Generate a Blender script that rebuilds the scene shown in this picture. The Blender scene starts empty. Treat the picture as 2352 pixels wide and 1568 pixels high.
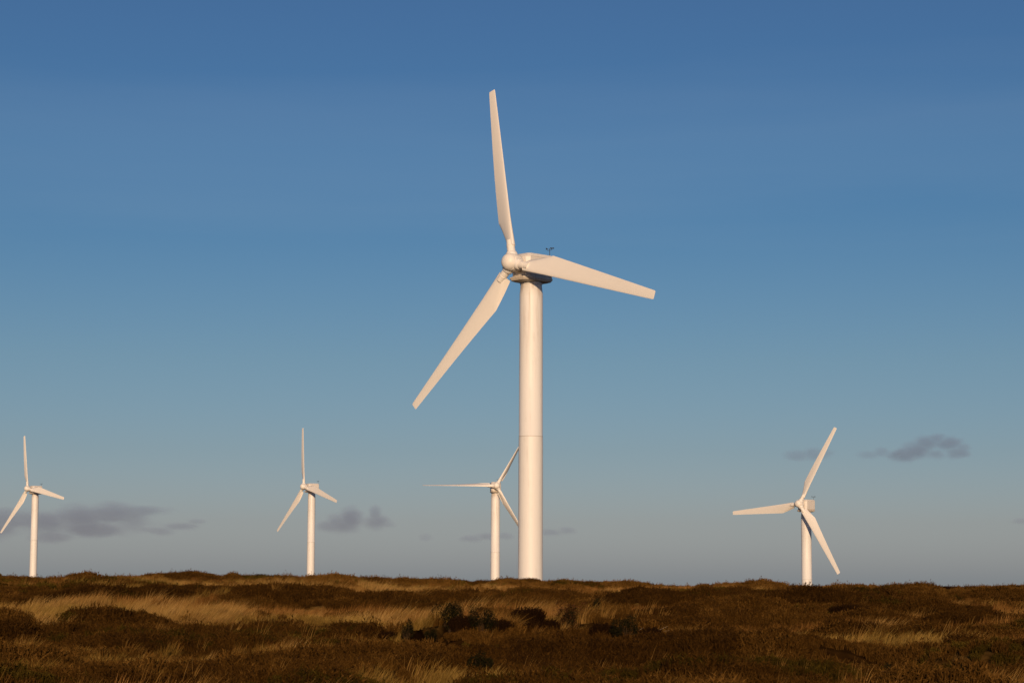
import bpy, bmesh, math, random
import numpy as np
from mathutils import Vector, Matrix

R = math.radians
S = bpy.context.scene
COL = S.collection

# ------------------------------------------------------------------ camera
FPX = 4900.0                       # focal length for a 2352 px wide frame (75 mm)
PITCH = math.atan(547 / FPX)
ROLL = 0.004
cam_data = bpy.data.cameras.new('camera')
cam_data.lens = 75.0
cam_data.sensor_width = 36.0
cam_data.clip_start = 0.1
cam_data.clip_end = 60000
cam = bpy.data.objects.new('camera', cam_data)
COL.objects.link(cam)
cam.matrix_world = (Matrix.Rotation(R(90) + PITCH, 4, 'X') @ Matrix.Rotation(ROLL, 4, 'Z'))
S.camera = cam

# ------------------------------------------------------------------ light
SUN_EL = R(13.0)
SUN_AZ = R(179.0)                  # clockwise from +Y: right behind the camera
sdir = Vector((math.sin(SUN_AZ) * math.cos(SUN_EL), math.cos(SUN_AZ) * math.cos(SUN_EL), math.sin(SUN_EL)))
ld = bpy.data.lights.new('sun', 'SUN')
ld.energy = 3.6
ld.angle = R(0.53)
ld.color = (1.0, 0.70, 0.43)
sun = bpy.data.objects.new('sun', ld)
COL.objects.link(sun)
sun.rotation_euler = sdir.to_track_quat('Z', 'Y').to_euler()

W = bpy.data.worlds.new('World')
S.world = W
W.use_nodes = True
nt = W.node_tree
bg = nt.nodes['Background']
sky = nt.nodes.new('ShaderNodeTexSky')
sky.sky_type = 'NISHITA'
sky.sun_disc = False
sky.sun_elevation = SUN_EL
sky.sun_rotation = SUN_AZ
sky.altitude = 300
sky.air_density = 1.0
sky.dust_density = 1.0
sky.ozone_density = 6.0
bg.inputs['Strength'].default_value = 0.065
# low haze that warms and lifts the sky towards the horizon, and a faint sheet of cirrus
wn, wl = nt.nodes.new, nt.links.new
wtc = wn('ShaderNodeTexCoord')
wsx = wn('ShaderNodeSeparateXYZ')
wl(wtc.outputs['Generated'], wsx.inputs[0])
wmr = wn('ShaderNodeMapRange')
wmr.inputs[1].default_value = 0.0; wmr.inputs[2].default_value = 0.30
wl(wsx.outputs['Z'], wmr.inputs[0])
wr = wn('ShaderNodeValToRGB')
HAZE = [(.0, (2.12, 1.66, 1.66)), (.045, (1.98, 1.51, 1.48)), (.09, (1.86, 1.35, 1.27)), (.20, (1.62, 1.20, 1.07)), (.34, (1.47, 1.15, 0.98)), (.53, (1.12, 1.05, .97)), (.66, (.98, 1.01, .97)), (1.0, (.96, .92, .93))]
els = wr.color_ramp.elements
while len(els) < len(HAZE): els.new(0.5)
for e, (p, c) in zip(els, HAZE):
    e.position = p; e.color = (c[0] / 2.5, c[1] / 2.5, c[2] / 2.5, 1)
wl(wmr.outputs[0], wr.inputs[0])
wm1 = wn('ShaderNodeMix'); wm1.data_type = 'RGBA'; wm1.blend_type = 'MULTIPLY'; wm1.clamp_result = False
wm1.inputs['Factor'].default_value = 1.0
wl(sky.outputs[0], wm1.inputs['A']); wl(wr.outputs[0], wm1.inputs['B'])
wm2 = wn('ShaderNodeVectorMath'); wm2.operation = 'SCALE'; wm2.inputs['Scale'].default_value = 2.5
wl(wm1.outputs['Result'], wm2.inputs[0])
wmap = wn('ShaderNodeMapping'); wmap.inputs['Scale'].default_value = (3.5, 3.5, 34.0)
wmap.inputs['Rotation'].default_value = (0, 0.012, 0)
wl(wtc.outputs['Generated'], wmap.inputs[0])
wnz = wn('ShaderNodeTexNoise'); wnz.inputs['Scale'].default_value = 1.0; wnz.inputs['Detail'].default_value = 6; wnz.inputs['Roughness'].default_value = 0.5
wl(wmap.outputs[0], wnz.inputs['Vector'])
wz = wn('ShaderNodeMath'); wz.operation = 'MULTIPLY_ADD'; wz.inputs[1].default_value = 0.065
wl(wnz.outputs[0], wz.inputs[0]); wl(wsx.outputs['Z'], wz.inputs[2])
wband = wn('ShaderNodeValToRGB')
be = wband.color_ramp.elements
for q in range(3): be.new(.5)
for e, (p, v) in zip(be, [(.190, 0), (.222, .50), (.242, .70), (.272, .14), (.40, .3)]):
    e.position = p; e.color = (v, v, v, 1)
wl(wz.outputs[0], wband.inputs[0])
wadd = wn('ShaderNodeMix'); wadd.data_type = 'RGBA'; wadd.blend_type = 'MULTIPLY'; wadd.clamp_result = False
wl(wband.outputs[0], wadd.inputs['Factor']); wl(wm2.outputs[0], wadd.inputs['A'])
wadd.inputs['B'].default_value = (1.50, 1.16, 1.05, 1)
wl(wadd.outputs['Result'], bg.inputs['Color'])

S.view_settings.view_transform = 'Standard'
S.view_settings.look = 'None'
S.view_settings.exposure = 0.0
S.view_settings.gamma = 1.0
S.view_settings.use_curve_mapping = False
S.cycles.volume_step_rate = 1.0
S.cycles.volume_max_steps = 256

# ------------------------------------------------------------------ helpers
_FW = np.array([0, math.cos(PITCH), math.sin(PITCH)])
_UP = np.array([0, -math.sin(PITCH), math.cos(PITCH)])


def ray(px, py):
    """direction (y = 1) of a spot measured on the photograph, 2352 px wide"""
    c, s = math.cos(ROLL), math.sin(ROLL)
    X, Y = px - 1176, py - 784
    d = _FW * FPX + np.array([1.0, 0, 0]) * (X * c + Y * s) - _UP * (-X * s + Y * c)
    return d / d[1]


def tag(o, label=None, cat=None, group=None, kind=None):
    if label: o['label'] = label
    if cat: o['category'] = cat
    if group: o['group'] = group
    if kind: o['kind'] = kind
    return o


def link_mesh(name, me, mat=None, parent=None, smooth=True, auto=None):
    o = bpy.data.objects.new(name, me)
    COL.objects.link(o)
    if mat: me.materials.append(mat)
    if parent: o.parent = parent
    if smooth:
        me.polygons.foreach_set('use_smooth', np.ones(len(me.polygons), dtype=bool))
        if auto:
            try:
                me.set_sharp_from_angle(angle=R(auto))
            except Exception:
                pass
    return o


def mesh_from(name, verts, faces):
    me = bpy.data.meshes.new(name)
    me.from_pydata([tuple(map(float, v)) for v in verts], [], faces)
    me.update()
    return me


def bm_mesh(name, bm):
    bmesh.ops.recalc_face_normals(bm, faces=bm.faces)
    me = bpy.data.meshes.new(name)
    bm.to_mesh(me)
    bm.free()
    return me


class MB:
    def __init__(self):
        self.v, self.f = [], []

    def add(self, vs, fs):
        n = len(self.v)
        self.v += [tuple(v) for v in vs]
        self.f += [tuple(i + n for i in f) for f in fs]

    def lathe(self, prof, axis='Z', seg=40, cap=True, off=(0, 0, 0)):
        """prof: (radius, height) list"""
        vs, fs = [], []
        for r, h in prof:
            for k in range(seg):
                a = 2 * math.pi * k / seg
                c, s = r * math.cos(a), r * math.sin(a)
                p = (c, s, h) if axis == 'Z' else ((c, h, -s) if axis == 'Y' else (h, c, s))
                vs.append((p[0] + off[0], p[1] + off[1], p[2] + off[2]))
        for i in range(len(prof) - 1):
            for k in range(seg):
                k2 = (k + 1) % seg
                fs.append((i * seg + k, i * seg + k2, (i + 1) * seg + k2, (i + 1) * seg + k))
        if cap:
            fs.append(tuple(range(seg))[::-1])
            n = (len(prof) - 1) * seg
            fs.append(tuple(range(n, n + seg)))
        self.add(vs, fs)

    def prism(self, poly, a0, a1, axis='Y', scale0=None, scale1=None):
        """extrude an (x, z) polygon along Y (or (y, z) along X)"""
        n = len(poly)
        vs = []
        for a, sc in ((a0, scale0), (a1, scale1)):
            for u, w in poly:
                if sc:
                    u = sc[2] + (u - sc[2]) * sc[0]
                    w = sc[3] + (w - sc[3]) * sc[1]
                vs.append((u, a, w) if axis == 'Y' else (a, u, w))
        fs = [tuple(range(n))[::-1], tuple(range(n, 2 * n))]
        for i in range(n):
            j = (i + 1) % n
            fs.append((i, j, n + j, n + i))
        self.add(vs, fs)

    def loft(self, rings):
        """rings: z, half width, front y, rear y, front corner cut, rear corner cut"""
        vs, fs = [], []
        for z, w, a, b_, c, e in rings:
            vs += [(-w + c, a, z), (w - c, a, z), (w, a + c, z), (w, b_ - e, z), (w - e, b_, z), (-w + e, b_, z), (-w, b_ - e, z), (-w, a + c, z)]
        for i in range(len(rings) - 1):
            for k in range(8):
                k2 = (k + 1) % 8
                fs.append((i * 8 + k, i * 8 + k2, i * 8 + 8 + k2, i * 8 + 8 + k))
        fs.append(tuple(range(8))[::-1])
        n = (len(rings) - 1) * 8
        fs.append(tuple(range(n, n + 8)))
        self.add(vs, fs)

    def tube(self, pts, rad, seg=6):
        pts = [Vector(p) for p in pts]
        rads = rad if isinstance(rad, (list, tuple)) else [rad] * len(pts)
        vs, fs = [], []
        for i, p in enumerate(pts):
            d = (pts[min(i + 1, len(pts) - 1)] - pts[max(i - 1, 0)]).normalized()
            u = d.orthogonal().normalized()
            w = d.cross(u)
            for k in range(seg):
                a = 2 * math.pi * k / seg
                vs.append(p + (u * math.cos(a) + w * math.sin(a)) * rads[i])
        for i in range(len(pts) - 1):
            for k in range(seg):
                k2 = (k + 1) % seg
                fs.append((i * seg + k, i * seg + k2, (i + 1) * seg + k2, (i + 1) * seg + k))
        fs.append(tuple(range(seg))[::-1])
        n = (len(pts) - 1) * seg
        fs.append(tuple(range(n, n + seg)))
        self.add(vs, fs)

    def build(self, name, mat, parent=None, bevel=0, auto=35, smooth=True):
        bm = bmesh.new()
        bv = [bm.verts.new(v) for v in self.v]
        for f in self.f:
            try:
                bm.faces.new([bv[i] for i in f])
            except ValueError:
                pass
        me = bm_mesh(name, bm)
        o = link_mesh(name, me, mat, parent, smooth, auto)
        if bevel:
            m = o.modifiers.new('bevel', 'BEVEL')
            m.width = bevel
            m.segments = 2
            m.limit_method = 'ANGLE'
            m.angle_limit = R(30)
        return o


# ------------------------------------------------------------------ materials
def new_mat(name):
    m = bpy.data.materials.new(name)
    m.use_nodes = True
    t = m.node_tree
    return m, t, t.nodes['Principled BSDF'], t.nodes.new, t.links.new


def ramp(t, stops, fac):
    r = t.nodes.new('ShaderNodeValToRGB')
    el = r.color_ramp.elements
    while len(el) < len(stops): el.new(0.5)
    for e, (p, c) in zip(el, stops):
        e.position = p
        e.color = (*c, 1)
    t.links.new(fac, r.inputs[0])
    return r.outputs[0]


def white_paint(name, base, dirt, stain, sc=(3.2, 3.2, .16)):
    m, t, b, N, L = new_mat(name)
    tc = N('ShaderNodeTexCoord')
    mp = N('ShaderNodeMapping')
    mp.inputs['Scale'].default_value = sc
    L(tc.outputs['Object'], mp.inputs[0])
    n1 = N('ShaderNodeTexNoise'); n1.inputs['Scale'].default_value = 1.4; n1.inputs['Detail'].default_value = 3
    L(mp.outputs[0], n1.inputs['Vector'])
    n2 = N('ShaderNodeTexNoise'); n2.inputs['Scale'].default_value = 1.1; n2.inputs['Detail'].default_value = 3
    L(tc.outputs['Object'], n2.inputs['Vector'])
    r1 = N('ShaderNodeMapRange'); r1.inputs[1].default_value = 0.50; r1.inputs[2].default_value = 0.78
    L(n1.outputs[0], r1.inputs[0])
    r2 = N('ShaderNodeMapRange'); r2.inputs[1].default_value = 0.35; r2.inputs[2].default_value = 0.75
    L(n2.outputs[0], r2.inputs[0])
    mu = N('ShaderNodeMath'); mu.operation = 'MULTIPLY'
    L(r1.outputs[0], mu.inputs[0]); L(r2.outputs[0], mu.inputs[1])
    mu2 = N('ShaderNodeMath'); mu2.operation = 'MULTIPLY'; mu2.inputs[1].default_value = stain
    L(mu.outputs[0], mu2.inputs[0])
    mx = N('ShaderNodeMix'); mx.data_type = 'RGBA'
    mx.inputs['A'].default_value = (*base, 1)
    mx.inputs['B'].default_value = (*dirt, 1)
    L(mu2.outputs[0], mx.inputs['Factor'])
    L(mx.outputs['Result'], b.inputs['Base Color'])
    b.inputs['Roughness'].default_value = 0.45
    b.inputs['Specular IOR Level'].default_value = 0.35
    return m


M_TOWER = white_paint('tower_paint', (0.80, 0.78, 0.75), (0.36, 0.30, 0.24), 0.55)
M_SHAFT = white_paint('tower_shaft_paint', (0.80, 0.78, 0.75), (0.36, 0.30, 0.24), 0.28)
_t = M_SHAFT.node_tree
_N, _L = _t.nodes.new, _t.links.new
_tc = _N('ShaderNodeTexCoord'); _sx = _N('ShaderNodeSeparateXYZ'); _L(_tc.outputs['Object'], _sx.inputs[0])
_mp = _N('ShaderNodeMapping'); _mp.inputs['Scale'].default_value = (2.6, 2.6, .22); _mp.inputs['Location'].default_value = (4.2, 1.7, 0)
_L(_tc.outputs['Object'], _mp.inputs[0])
_nz = _N('ShaderNodeTexNoise'); _nz.inputs['Scale'].default_value = 1.0; _nz.inputs['Detail'].default_value = 4
_L(_mp.outputs[0], _nz.inputs['Vector'])
_st = _N('ShaderNodeMapRange'); _st.inputs[1].default_value = .50; _st.inputs[2].default_value = .66; _L(_nz.outputs[0], _st.inputs[0])
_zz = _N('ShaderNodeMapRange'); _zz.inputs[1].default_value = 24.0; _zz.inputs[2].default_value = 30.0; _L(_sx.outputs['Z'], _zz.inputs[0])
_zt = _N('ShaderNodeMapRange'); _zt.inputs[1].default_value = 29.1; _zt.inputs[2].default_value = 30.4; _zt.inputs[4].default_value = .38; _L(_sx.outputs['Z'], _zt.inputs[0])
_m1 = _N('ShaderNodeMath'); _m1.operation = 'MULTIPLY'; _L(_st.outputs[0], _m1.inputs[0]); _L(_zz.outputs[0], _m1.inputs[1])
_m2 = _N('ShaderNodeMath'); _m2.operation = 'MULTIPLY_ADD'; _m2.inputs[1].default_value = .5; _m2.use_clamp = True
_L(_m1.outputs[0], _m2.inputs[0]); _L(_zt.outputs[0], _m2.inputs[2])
_mx = _N('ShaderNodeMix'); _mx.data_type = 'RGBA'; _mx.inputs['B'].default_value = (.40, .31, .22, 1)
_pb = _t.nodes['Principled BSDF']
_src = _pb.inputs['Base Color'].links[0].from_socket
_L(_src, _mx.inputs['A']); _L(_m2.outputs[0], _mx.inputs['Factor']); _L(_mx.outputs['Result'], _pb.inputs['Base Color'])
M_BLADE = white_paint('blade_gelcoat', (0.84, 0.80, 0.74), (0.58, 0.53, 0.46), 0.30, (.7, .7, .12))
M_NACELLE = white_paint('nacelle_paint', (0.74, 0.70, 0.65), (0.36, 0.29, 0.22), 0.7)
M_TRAY = white_paint('bedplate_paint', (0.60, 0.53, 0.44), (0.26, 0.19, 0.12), 1.0)
m, t, b, N, L = new_mat('dark_steel')
b.inputs['Base Color'].default_value = (0.03, 0.035, 0.045, 1)
b.inputs['Roughness'].default_value = 0.5
M_STEEL = m
m, t, b, N, L = new_mat('joint_grime')
b.inputs['Base Color'].default_value = (0.46, 0.41, 0.35, 1)
b.inputs['Roughness'].default_value = 0.7
M_JOINT = m

# ------------------------------------------------------------------ noise (numpy)
_rs = np.random.RandomState(7)
_LAT = _rs.rand(256, 256)


def vnoise(x, y):
    x = np.asarray(x, float); y = np.asarray(y, float)
    xi = np.floor(x).astype(int); yi = np.floor(y).astype(int)
    fx = x - xi; fy = y - yi
    fx = fx * fx * fx * (fx * (fx * 6 - 15) + 10); fy = fy * fy * fy * (fy * (fy * 6 - 15) + 10)
    a = _LAT[xi % 256, yi % 256]; b_ = _LAT[(xi + 1) % 256, yi % 256]
    c = _LAT[xi % 256, (yi + 1) % 256]; d = _LAT[(xi + 1) % 256, (yi + 1) % 256]
    return (a * (1 - fx) + b_ * fx) * (1 - fy) + (c * (1 - fx) + d * fx) * fy


def fbm(x, y, o=4):
    s, a, f, n = 0, 1.0, 1.0, 0
    for i in range(o):
        s = s + a * vnoise(x * f + 17.3 * i, y * f + 5.1 * i)
        n += a; a *= 0.5; f *= 2.03
    return s / n


def sstep(a, b_, x):
    u = np.clip((x - a) / (b_ - a), 0, 1)
    return u * u * (3 - 2 * u)


# ------------------------------------------------------------------ turbines: where they stand
HUB_H = 32.0
# hub spot on the photo, distance of the hub, yaw, rotor angle, tilt, coning, hub overhang, blade pitch
TURB = [
    dict(hub=(1177.3, 603), D=184.9, psi=45.0, phi=-14.7, tilt=4.7, cone=-1.3, over=2.35, pitch=0,
         label='nearest and by far the largest white wind turbine, rising into the middle of the sky'),
    dict(hub=(63.3, 1121.6), D=629.5, psi=39.9, phi=-18.7, tilt=6.7, cone=-2.2, over=2.9, pitch=0,
         label='distant white wind turbine at the left edge, beside the long low cloud bank'),
    dict(hub=(697.8, 1117), D=583.5, psi=51.9, phi=-14.3, tilt=5.9, cone=-1.5, over=2.6, pitch=0,
         label='distant white wind turbine just left of the small round cloud, one blade straight up'),
    dict(hub=(1140.5, 1114.9), D=490, psi=-6.0, phi=-90.2, tilt=4.0, cone=0.0, over=2.4, pitch=106,
         label='white wind turbine half hidden behind the nearest tower, blades turned edge-on, one pointing level left'),
    dict(hub=(1836.1, 1156.7), D=430.6, psi=41.9, phi=25.6, tilt=6.4, cone=-2.5, over=2.35, pitch=0,
         label='white wind turbine right of the nearest one, lower blade shading its tower, grey boxy nacelle'),
]
for T in TURB:
    T['hubpos'] = Vector(ray(*T['hub']) * T['D'])
    ps = R(T['psi'])
    back = Vector((math.sin(ps), math.cos(ps), 0)) * (T['over'] * math.cos(R(T['tilt'])))
    p = T['hubpos'] + back
    T['base'] = Vector((p.x, p.y, T['hubpos'].z - HUB_H))
    T['toptoz'] = T['hubpos'].z

# ------------------------------------------------------------------ terrain
KY = np.array([-600, -40, 20, 34, 48, 60, 80, 98, 108, 114, 126, 150, 185, 260])
KZ = np.array([-2.2, -1.95, -1.92, -1.86, -1.56, -1.25, -0.78, -0.42, -0.28, -0.30, -0.62, -2.2, -4.4, -7.5])
SK_X = np.array([-300, 0, 100, 200, 450, 700, 850, 1000, 1200, 1400, 1650, 1850, 2000, 2150, 2352, 2700])
SK_Y = np.array([1318, 1316, 1315, 1310, 1312, 1319, 1324, 1328, 1328, 1335, 1336, 1337, 1340, 1340, 1340, 1346]) + np.array([9, 10, 19, 12, 9, 7, 8, 11, 8, 6, 6, 10, 13, 12, 13, 14])


def base_h(x, y):
    z = np.interp(y, KY, KZ)
    px = 1176 + x / np.maximum(y, 25) * FPX
    hor = 1331 + (px - 1176) * ROLL
    dz = (hor - np.interp(px, SK_X, SK_Y)) / FPX * 110
    return z + dz * sstep(40, 105, y) * (1 - sstep(125, 170, y))


def locate(px, py, veg=.36):
    """ground spot under a place seen in the photo (march over the smooth base ground)"""
    d = ray(px, py)
    ys = np.linspace(26, 112, 900)
    z = base_h(d[0] * ys, ys) + veg - d[2] * ys
    i = np.argmax(z > 0) if (z > 0).any() else len(ys) - 1
    return d[0] * ys[i], ys[i]


# patches of grass (+) and of heather (-): photo x, y, half-widths, weight
PATCH = [
    (350, 1334, 420, 10, .55), (280, 1363, 380, 11, -1.2), (80, 1328, 60, 5, -.5), (520, 1322, 90, 4, -.5),
    (210, 1397, 350, 20, 1.9), (560, 1396, 190, 13, .9), (300, 1446, 540, 24, -1.3), (170, 1492, 260, 16, .55),
    (470, 1492, 170, 16, .35), (250, 1545, 320, 22, -1.0), (60, 1556, 60, 10, .4), (700, 1440, 170, 24, -.9),
    (640, 1352, 60, 10, .9), (760, 1366, 110, 9, -.7), (900, 1338, 300, 8, .45), (890, 1376, 130, 7, -.9),
    (865, 1412, 130, 20, 1.0), (960, 1434, 120, 22, .75), (960, 1362, 60, 9, .9), (1140, 1376, 190, 10, -.9),
    (1060, 1352, 130, 7, .3), (1130, 1492, 300, 28, -1.3), (1400, 1400, 170, 24, 1.0), (1330, 1356, 190, 8, .6),
    (1572, 1452, 62, 13, 1.4), (990, 1548, 150, 12, .55), (1080, 1508, 60, 9, .8), (1230, 1562, 90, 8, .6),
    (860, 1545, 130, 30, -.5), (700, 1545, 200, 25, -.3), (1560, 1348, 150, 7, .5), (1700, 1364, 140, 8, -.8),
    (1690, 1420, 62, 9, .8), (1870, 1398, 330, 24, -1.2), (1660, 1400, 160, 12, -.6), (1850, 1457, 200, 8, .7), (1700, 1452, 90, 7, .9), (1600, 1390, 60, 6, .7), (2040, 1360, 120, 5, .8),
    (2020, 1444, 70, 11, 1.2), (2230, 1392, 130, 12, .9), (2260, 1452, 140, 7, .5), (1800, 1510, 420, 26, -1.2),
    (2200, 1510, 260, 26, -1.2), (1950, 1350, 300, 7, .35), (2150, 1370, 160, 9, -.4), (1500, 1520, 260, 26, -1.0),
    (1450, 1562, 140, 8, .4), (2150, 1562, 240, 8, .3), (1180, 1412, 80, 14, -.9), (1700, 1562, 200, 8, -.2),
]
PATCH += [(600, 1338, 900, 11, .9), (1700, 1346, 800, 7, .9), (1120, 1345, 400, 10, .8)]
_PG = []
for px, py, rx, ry, w in PATCH:
    cx, cy = locate(px, py)
    _, y0 = locate(px, py + ry)
    _, y1 = locate(px, py - ry)
    _PG.append((cx, 0.5 * (y0 + y1), rx / FPX * cy, max(0.5 * (y1 - y0), 0.8), w))


def grassness(x, y):
    g = (fbm(x / 4.5 + 31, y / 3.2 + 11, 4) - 0.53) * 3.2 + (fbm(x / 1.5 + 81, y / 1.2 + 61, 3) - .5) * 2.6 + .08
    wx = x + (fbm(x / 2.5, y / 2.5, 3) - .5) * 3.0
    wy = y + (fbm(x / 2.5 + 50, y / 2.5, 3) - .5) * 3.0
    for cx, cy, rx, ry, w in _PG:
        q = ((wx - cx) / rx) ** 2 + ((wy - cy) / ry) ** 2
        g = g + w * np.exp(-q * 0.9) * 1.15
    return g


# the low peat bank that faces the camera
HAG = [(860, 1466), (960, 1470), (1060, 1462), (1180, 1460), (1300, 1456), (1420, 1459), (1530, 1456), (1600, 1462)]
_HG = np.array([locate(*h, .05) for h in HAG])


def hag(x, y):
    """(height, bare peat) of the bank"""
    yh = np.interp(x, _HG[:, 0], _HG[:, 1]) + (fbm(x / 1.1, x * 0 + 3.7, 3) - .5) * 1.8
    inx = sstep(_HG[0, 0] - .3, _HG[0, 0] + 1.2, x) * (1 - sstep(_HG[-1, 0] - 1.2, _HG[-1, 0] + .3, x))
    inx = inx * (0.45 + 0.55 * sstep(.35, .6, fbm(x / 1.7 + 9, x * 0, 2)))
    d = y - yh
    up = sstep(-.12, .30, d) * (1 - sstep(.8, 7.5, d))
    dn = sstep(-2.2, -.4, d) * (1 - sstep(-.25, .1, d))
    peat = np.exp(-((d + .05) / .32) ** 2) * inx
    return (0.46 * up - 0.22 * dn) * inx, peat, np.where(d < 0, np.exp(-(d / 1.5) ** 2), np.exp(-(d / .4) ** 2)) * inx


# long low swells that hide what lies behind them: photo x, y, half-width px, height m, depth m
SWELL = [(300, 1426, 430, .10, 2.6), (300, 1372, 400, .20, 3.0), (720, 1420, 180, .16, 2.6), 
         (800, 1488, 260, .14, 2.2), (1830, 1470, 220, .14, 2.4), (1800, 1378, 380, .20, 3.0), (2200, 1468, 200, .15, 2.4),
         (930, 1540, 170, .16, 2.0), (1720, 1333, 40, .17, 1.6), (1640, 1338, 25, .08, 1.4), (1800, 1336, 50, .13, 2.0),
         (215, 1314, 50, .06, 2.0), (1700, 1440, 180, .12, 2.4), (2170, 1343, 45, .06, 1.5), (2330, 1346, 40, .06, 1.5)]
_SW = []
for px, py, rw, hh, dep in SWELL:
    cx, cy = locate(px, py)
    _SW.append((cx, cy, rw / FPX * cy, hh, dep))


# rounded cushions of old heather, stamped on a fine grid: height and a number for their shade
CX0, CY0, CST = -64.0, 18.0, 0.16
CNX, CNY = int(128 / CST), int(124 / CST)
CUSH = np.zeros((CNY, CNX)); CTINT = np.full((CNY, CNX), .5); CGRN = np.full((CNY, CNX), .5)
_cr = np.random.RandomState(21)
for _i in range(2000):
    bx, by = _cr.uniform(-62, 62), _cr.uniform(20, 140)
    rr = _cr.uniform(.5, 1.9) * (.8 + .4 * (by > 70)); asp = _cr.uniform(.9, 1.9)
    hh = _cr.uniform(.12, .42) * (.6 + .4 * rr) * (1 - .35 * (by > 88))
    tt, gg = _cr.rand(), _cr.rand()
    if float(grassness(bx, by)) > (.55 if by < 80 else 1.0 + .5 * tt): continue
    i0, i1 = int((bx - rr * asp - CX0) / CST), int((bx + rr * asp - CX0) / CST) + 1
    j0, j1 = int((by - rr - CY0) / CST), int((by + rr - CY0) / CST) + 1
    i0, j0 = max(i0, 0), max(j0, 0)
    xx, yy = np.meshgrid(CX0 + CST * np.arange(i0, min(i1, CNX)), CY0 + CST * np.arange(j0, min(j1, CNY)))
    q = ((xx - bx) / (rr * asp)) ** 2 + ((yy - by) / rr) ** 2 + .5 * (fbm(xx / .8 + bx, yy / .8, 2) - .5)
    hq = hh * np.clip(1 - q, 0, 1) ** .7
    sl = (slice(j0, j0 + xx.shape[0]), slice(i0, i0 + xx.shape[1]))
    win = hq > CUSH[sl]
    CUSH[sl] = np.where(win, hq, CUSH[sl]); CTINT[sl] = np.where(win, tt, CTINT[sl]); CGRN[sl] = np.where(win, gg, CGRN[sl])


def grid_at(G, x, y):
    x = np.asarray(x, float); y = np.asarray(y, float)
    u = np.clip((x - CX0) / CST, 0, CNX - 1.001); v = np.clip((y - CY0) / CST, 0, CNY - 1.001)
    i, j = u.astype(int), v.astype(int)
    fu, fv = u - i, v - j
    return (G[j, i] * (1 - fu) + G[j, i + 1] * fu) * (1 - fv) + (G[j + 1, i] * (1 - fu) + G[j + 1, i + 1] * fu) * fv


def nearest_at(G, x, y):
    i = np.clip(((x - CX0) / CST + .5).astype(int), 0, CNX - 1); j = np.clip(((y - CY0) / CST + .5).astype(int), 0, CNY - 1)
    return G[j, i]


def height(x, y):
    z = base_h(x, y) + grid_at(CUSH, x, y) * (1 - sstep(118, 135, y)) - .10
    near = 1 - sstep(118, 150, y)
    z = z + near * (0.34 * (fbm(x / 5.0 + 3, y / 3.4 + 8, 3) - .5) + 0.10 * (fbm(x / 1.3, y / 1.1, 3) - .5))
    for cx, cy, rw, hh, dep in _SW:
        z = z + hh * np.exp(-((x - cx) / rw) ** 4) * np.exp(-((y - cy - dep * .3) / dep) ** 2)
    h = hag(x, y)[0]
    z = z + h
    # far side of the ridge: falls to the feet of the turbines, then away to the plain
    far = sstep(140, 230, y)
    fx = np.zeros_like(z); fw_ = np.zeros_like(z)
    for T in TURB:
        d2 = (x - T['base'].x) ** 2 + (y - T['base'].y) ** 2
        w = 1.0 / (d2 + 80.0)
        fx = fx + w * T['base'].z; fw_ = fw_ + w
    zt = fx / fw_ - 0.012 * np.maximum(y - 700, 0) - 2.0 * sstep(700, 900, y)
    z = z * (1 - far) + zt * far
    m_ = TURB[0]['base']
    k = np.exp(-((x - m_.x) ** 2 + (y - m_.y) ** 2) / 120.0)
    return z * (1 - k) + m_.z * k


def spot(px, py):
    """where the ground, as built, shows at this place of the photo"""
    d = ray(px, py)
    ys = np.linspace(28, 114, 2600)
    z = height(d[0] * ys, ys) + .10 - d[2] * ys
    i = np.argmax(z > 0) if (z > 0).any() else int(np.argmax(z))
    return d[0] * ys[i], ys[i]


def axis(lo, hi, step, far_lo, far_hi):
    a = list(np.arange(lo, hi, step))
    s, v = step, hi
    while v < far_hi:
        a.append(v); s *= 1.16; v += s
    a.append(far_hi)
    s, v = step, lo
    while v > far_lo:
        s *= 1.16; v -= s
        a.append(max(v, far_lo))
    return np.array(sorted(set(a)))


ax = axis(-44, 44, 0.26, -9000, 9000)
ay = axis(24, 136, 0.26, -900, 16000)
gx, gy = np.meshgrid(ax, ay)
gz = height(gx, gy)
nx, ny = len(ax), len(ay)
co = np.stack([gx, gy, gz], -1).reshape(-1, 3).astype(np.float32)
ii = (np.arange(ny - 1)[:, None] * nx + np.arange(nx - 1)[None, :]).ravel()
quads = np.stack([ii, ii + 1, ii + 1 + nx, ii + nx], -1).astype(np.int32)
me = bpy.data.meshes.new('ground')
me.vertices.add(len(co)); me.vertices.foreach_set('co', co.ravel())
me.loops.add(quads.size); me.loops.foreach_set('vertex_index', quads.ravel())
me.polygons.add(len(quads))
me.polygons.foreach_set('loop_start', np.arange(0, quads.size, 4, dtype=np.int32))
me.update(calc_edges=True)
pe = np.clip(hag(gx, gy)[1] * 1.6 + hag(gx, gy)[2] * .5, 0, 1).ravel().astype(np.float32)
gr = np.clip(grassness(gx, gy) * .8 + .5, 0, 1).ravel().astype(np.float32)
at = me.attributes.new('peat', 'FLOAT', 'POINT'); at.data.foreach_set('value', pe)
at = me.attributes.new('grass', 'FLOAT', 'POINT'); at.data.foreach_set('value', gr)

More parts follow.
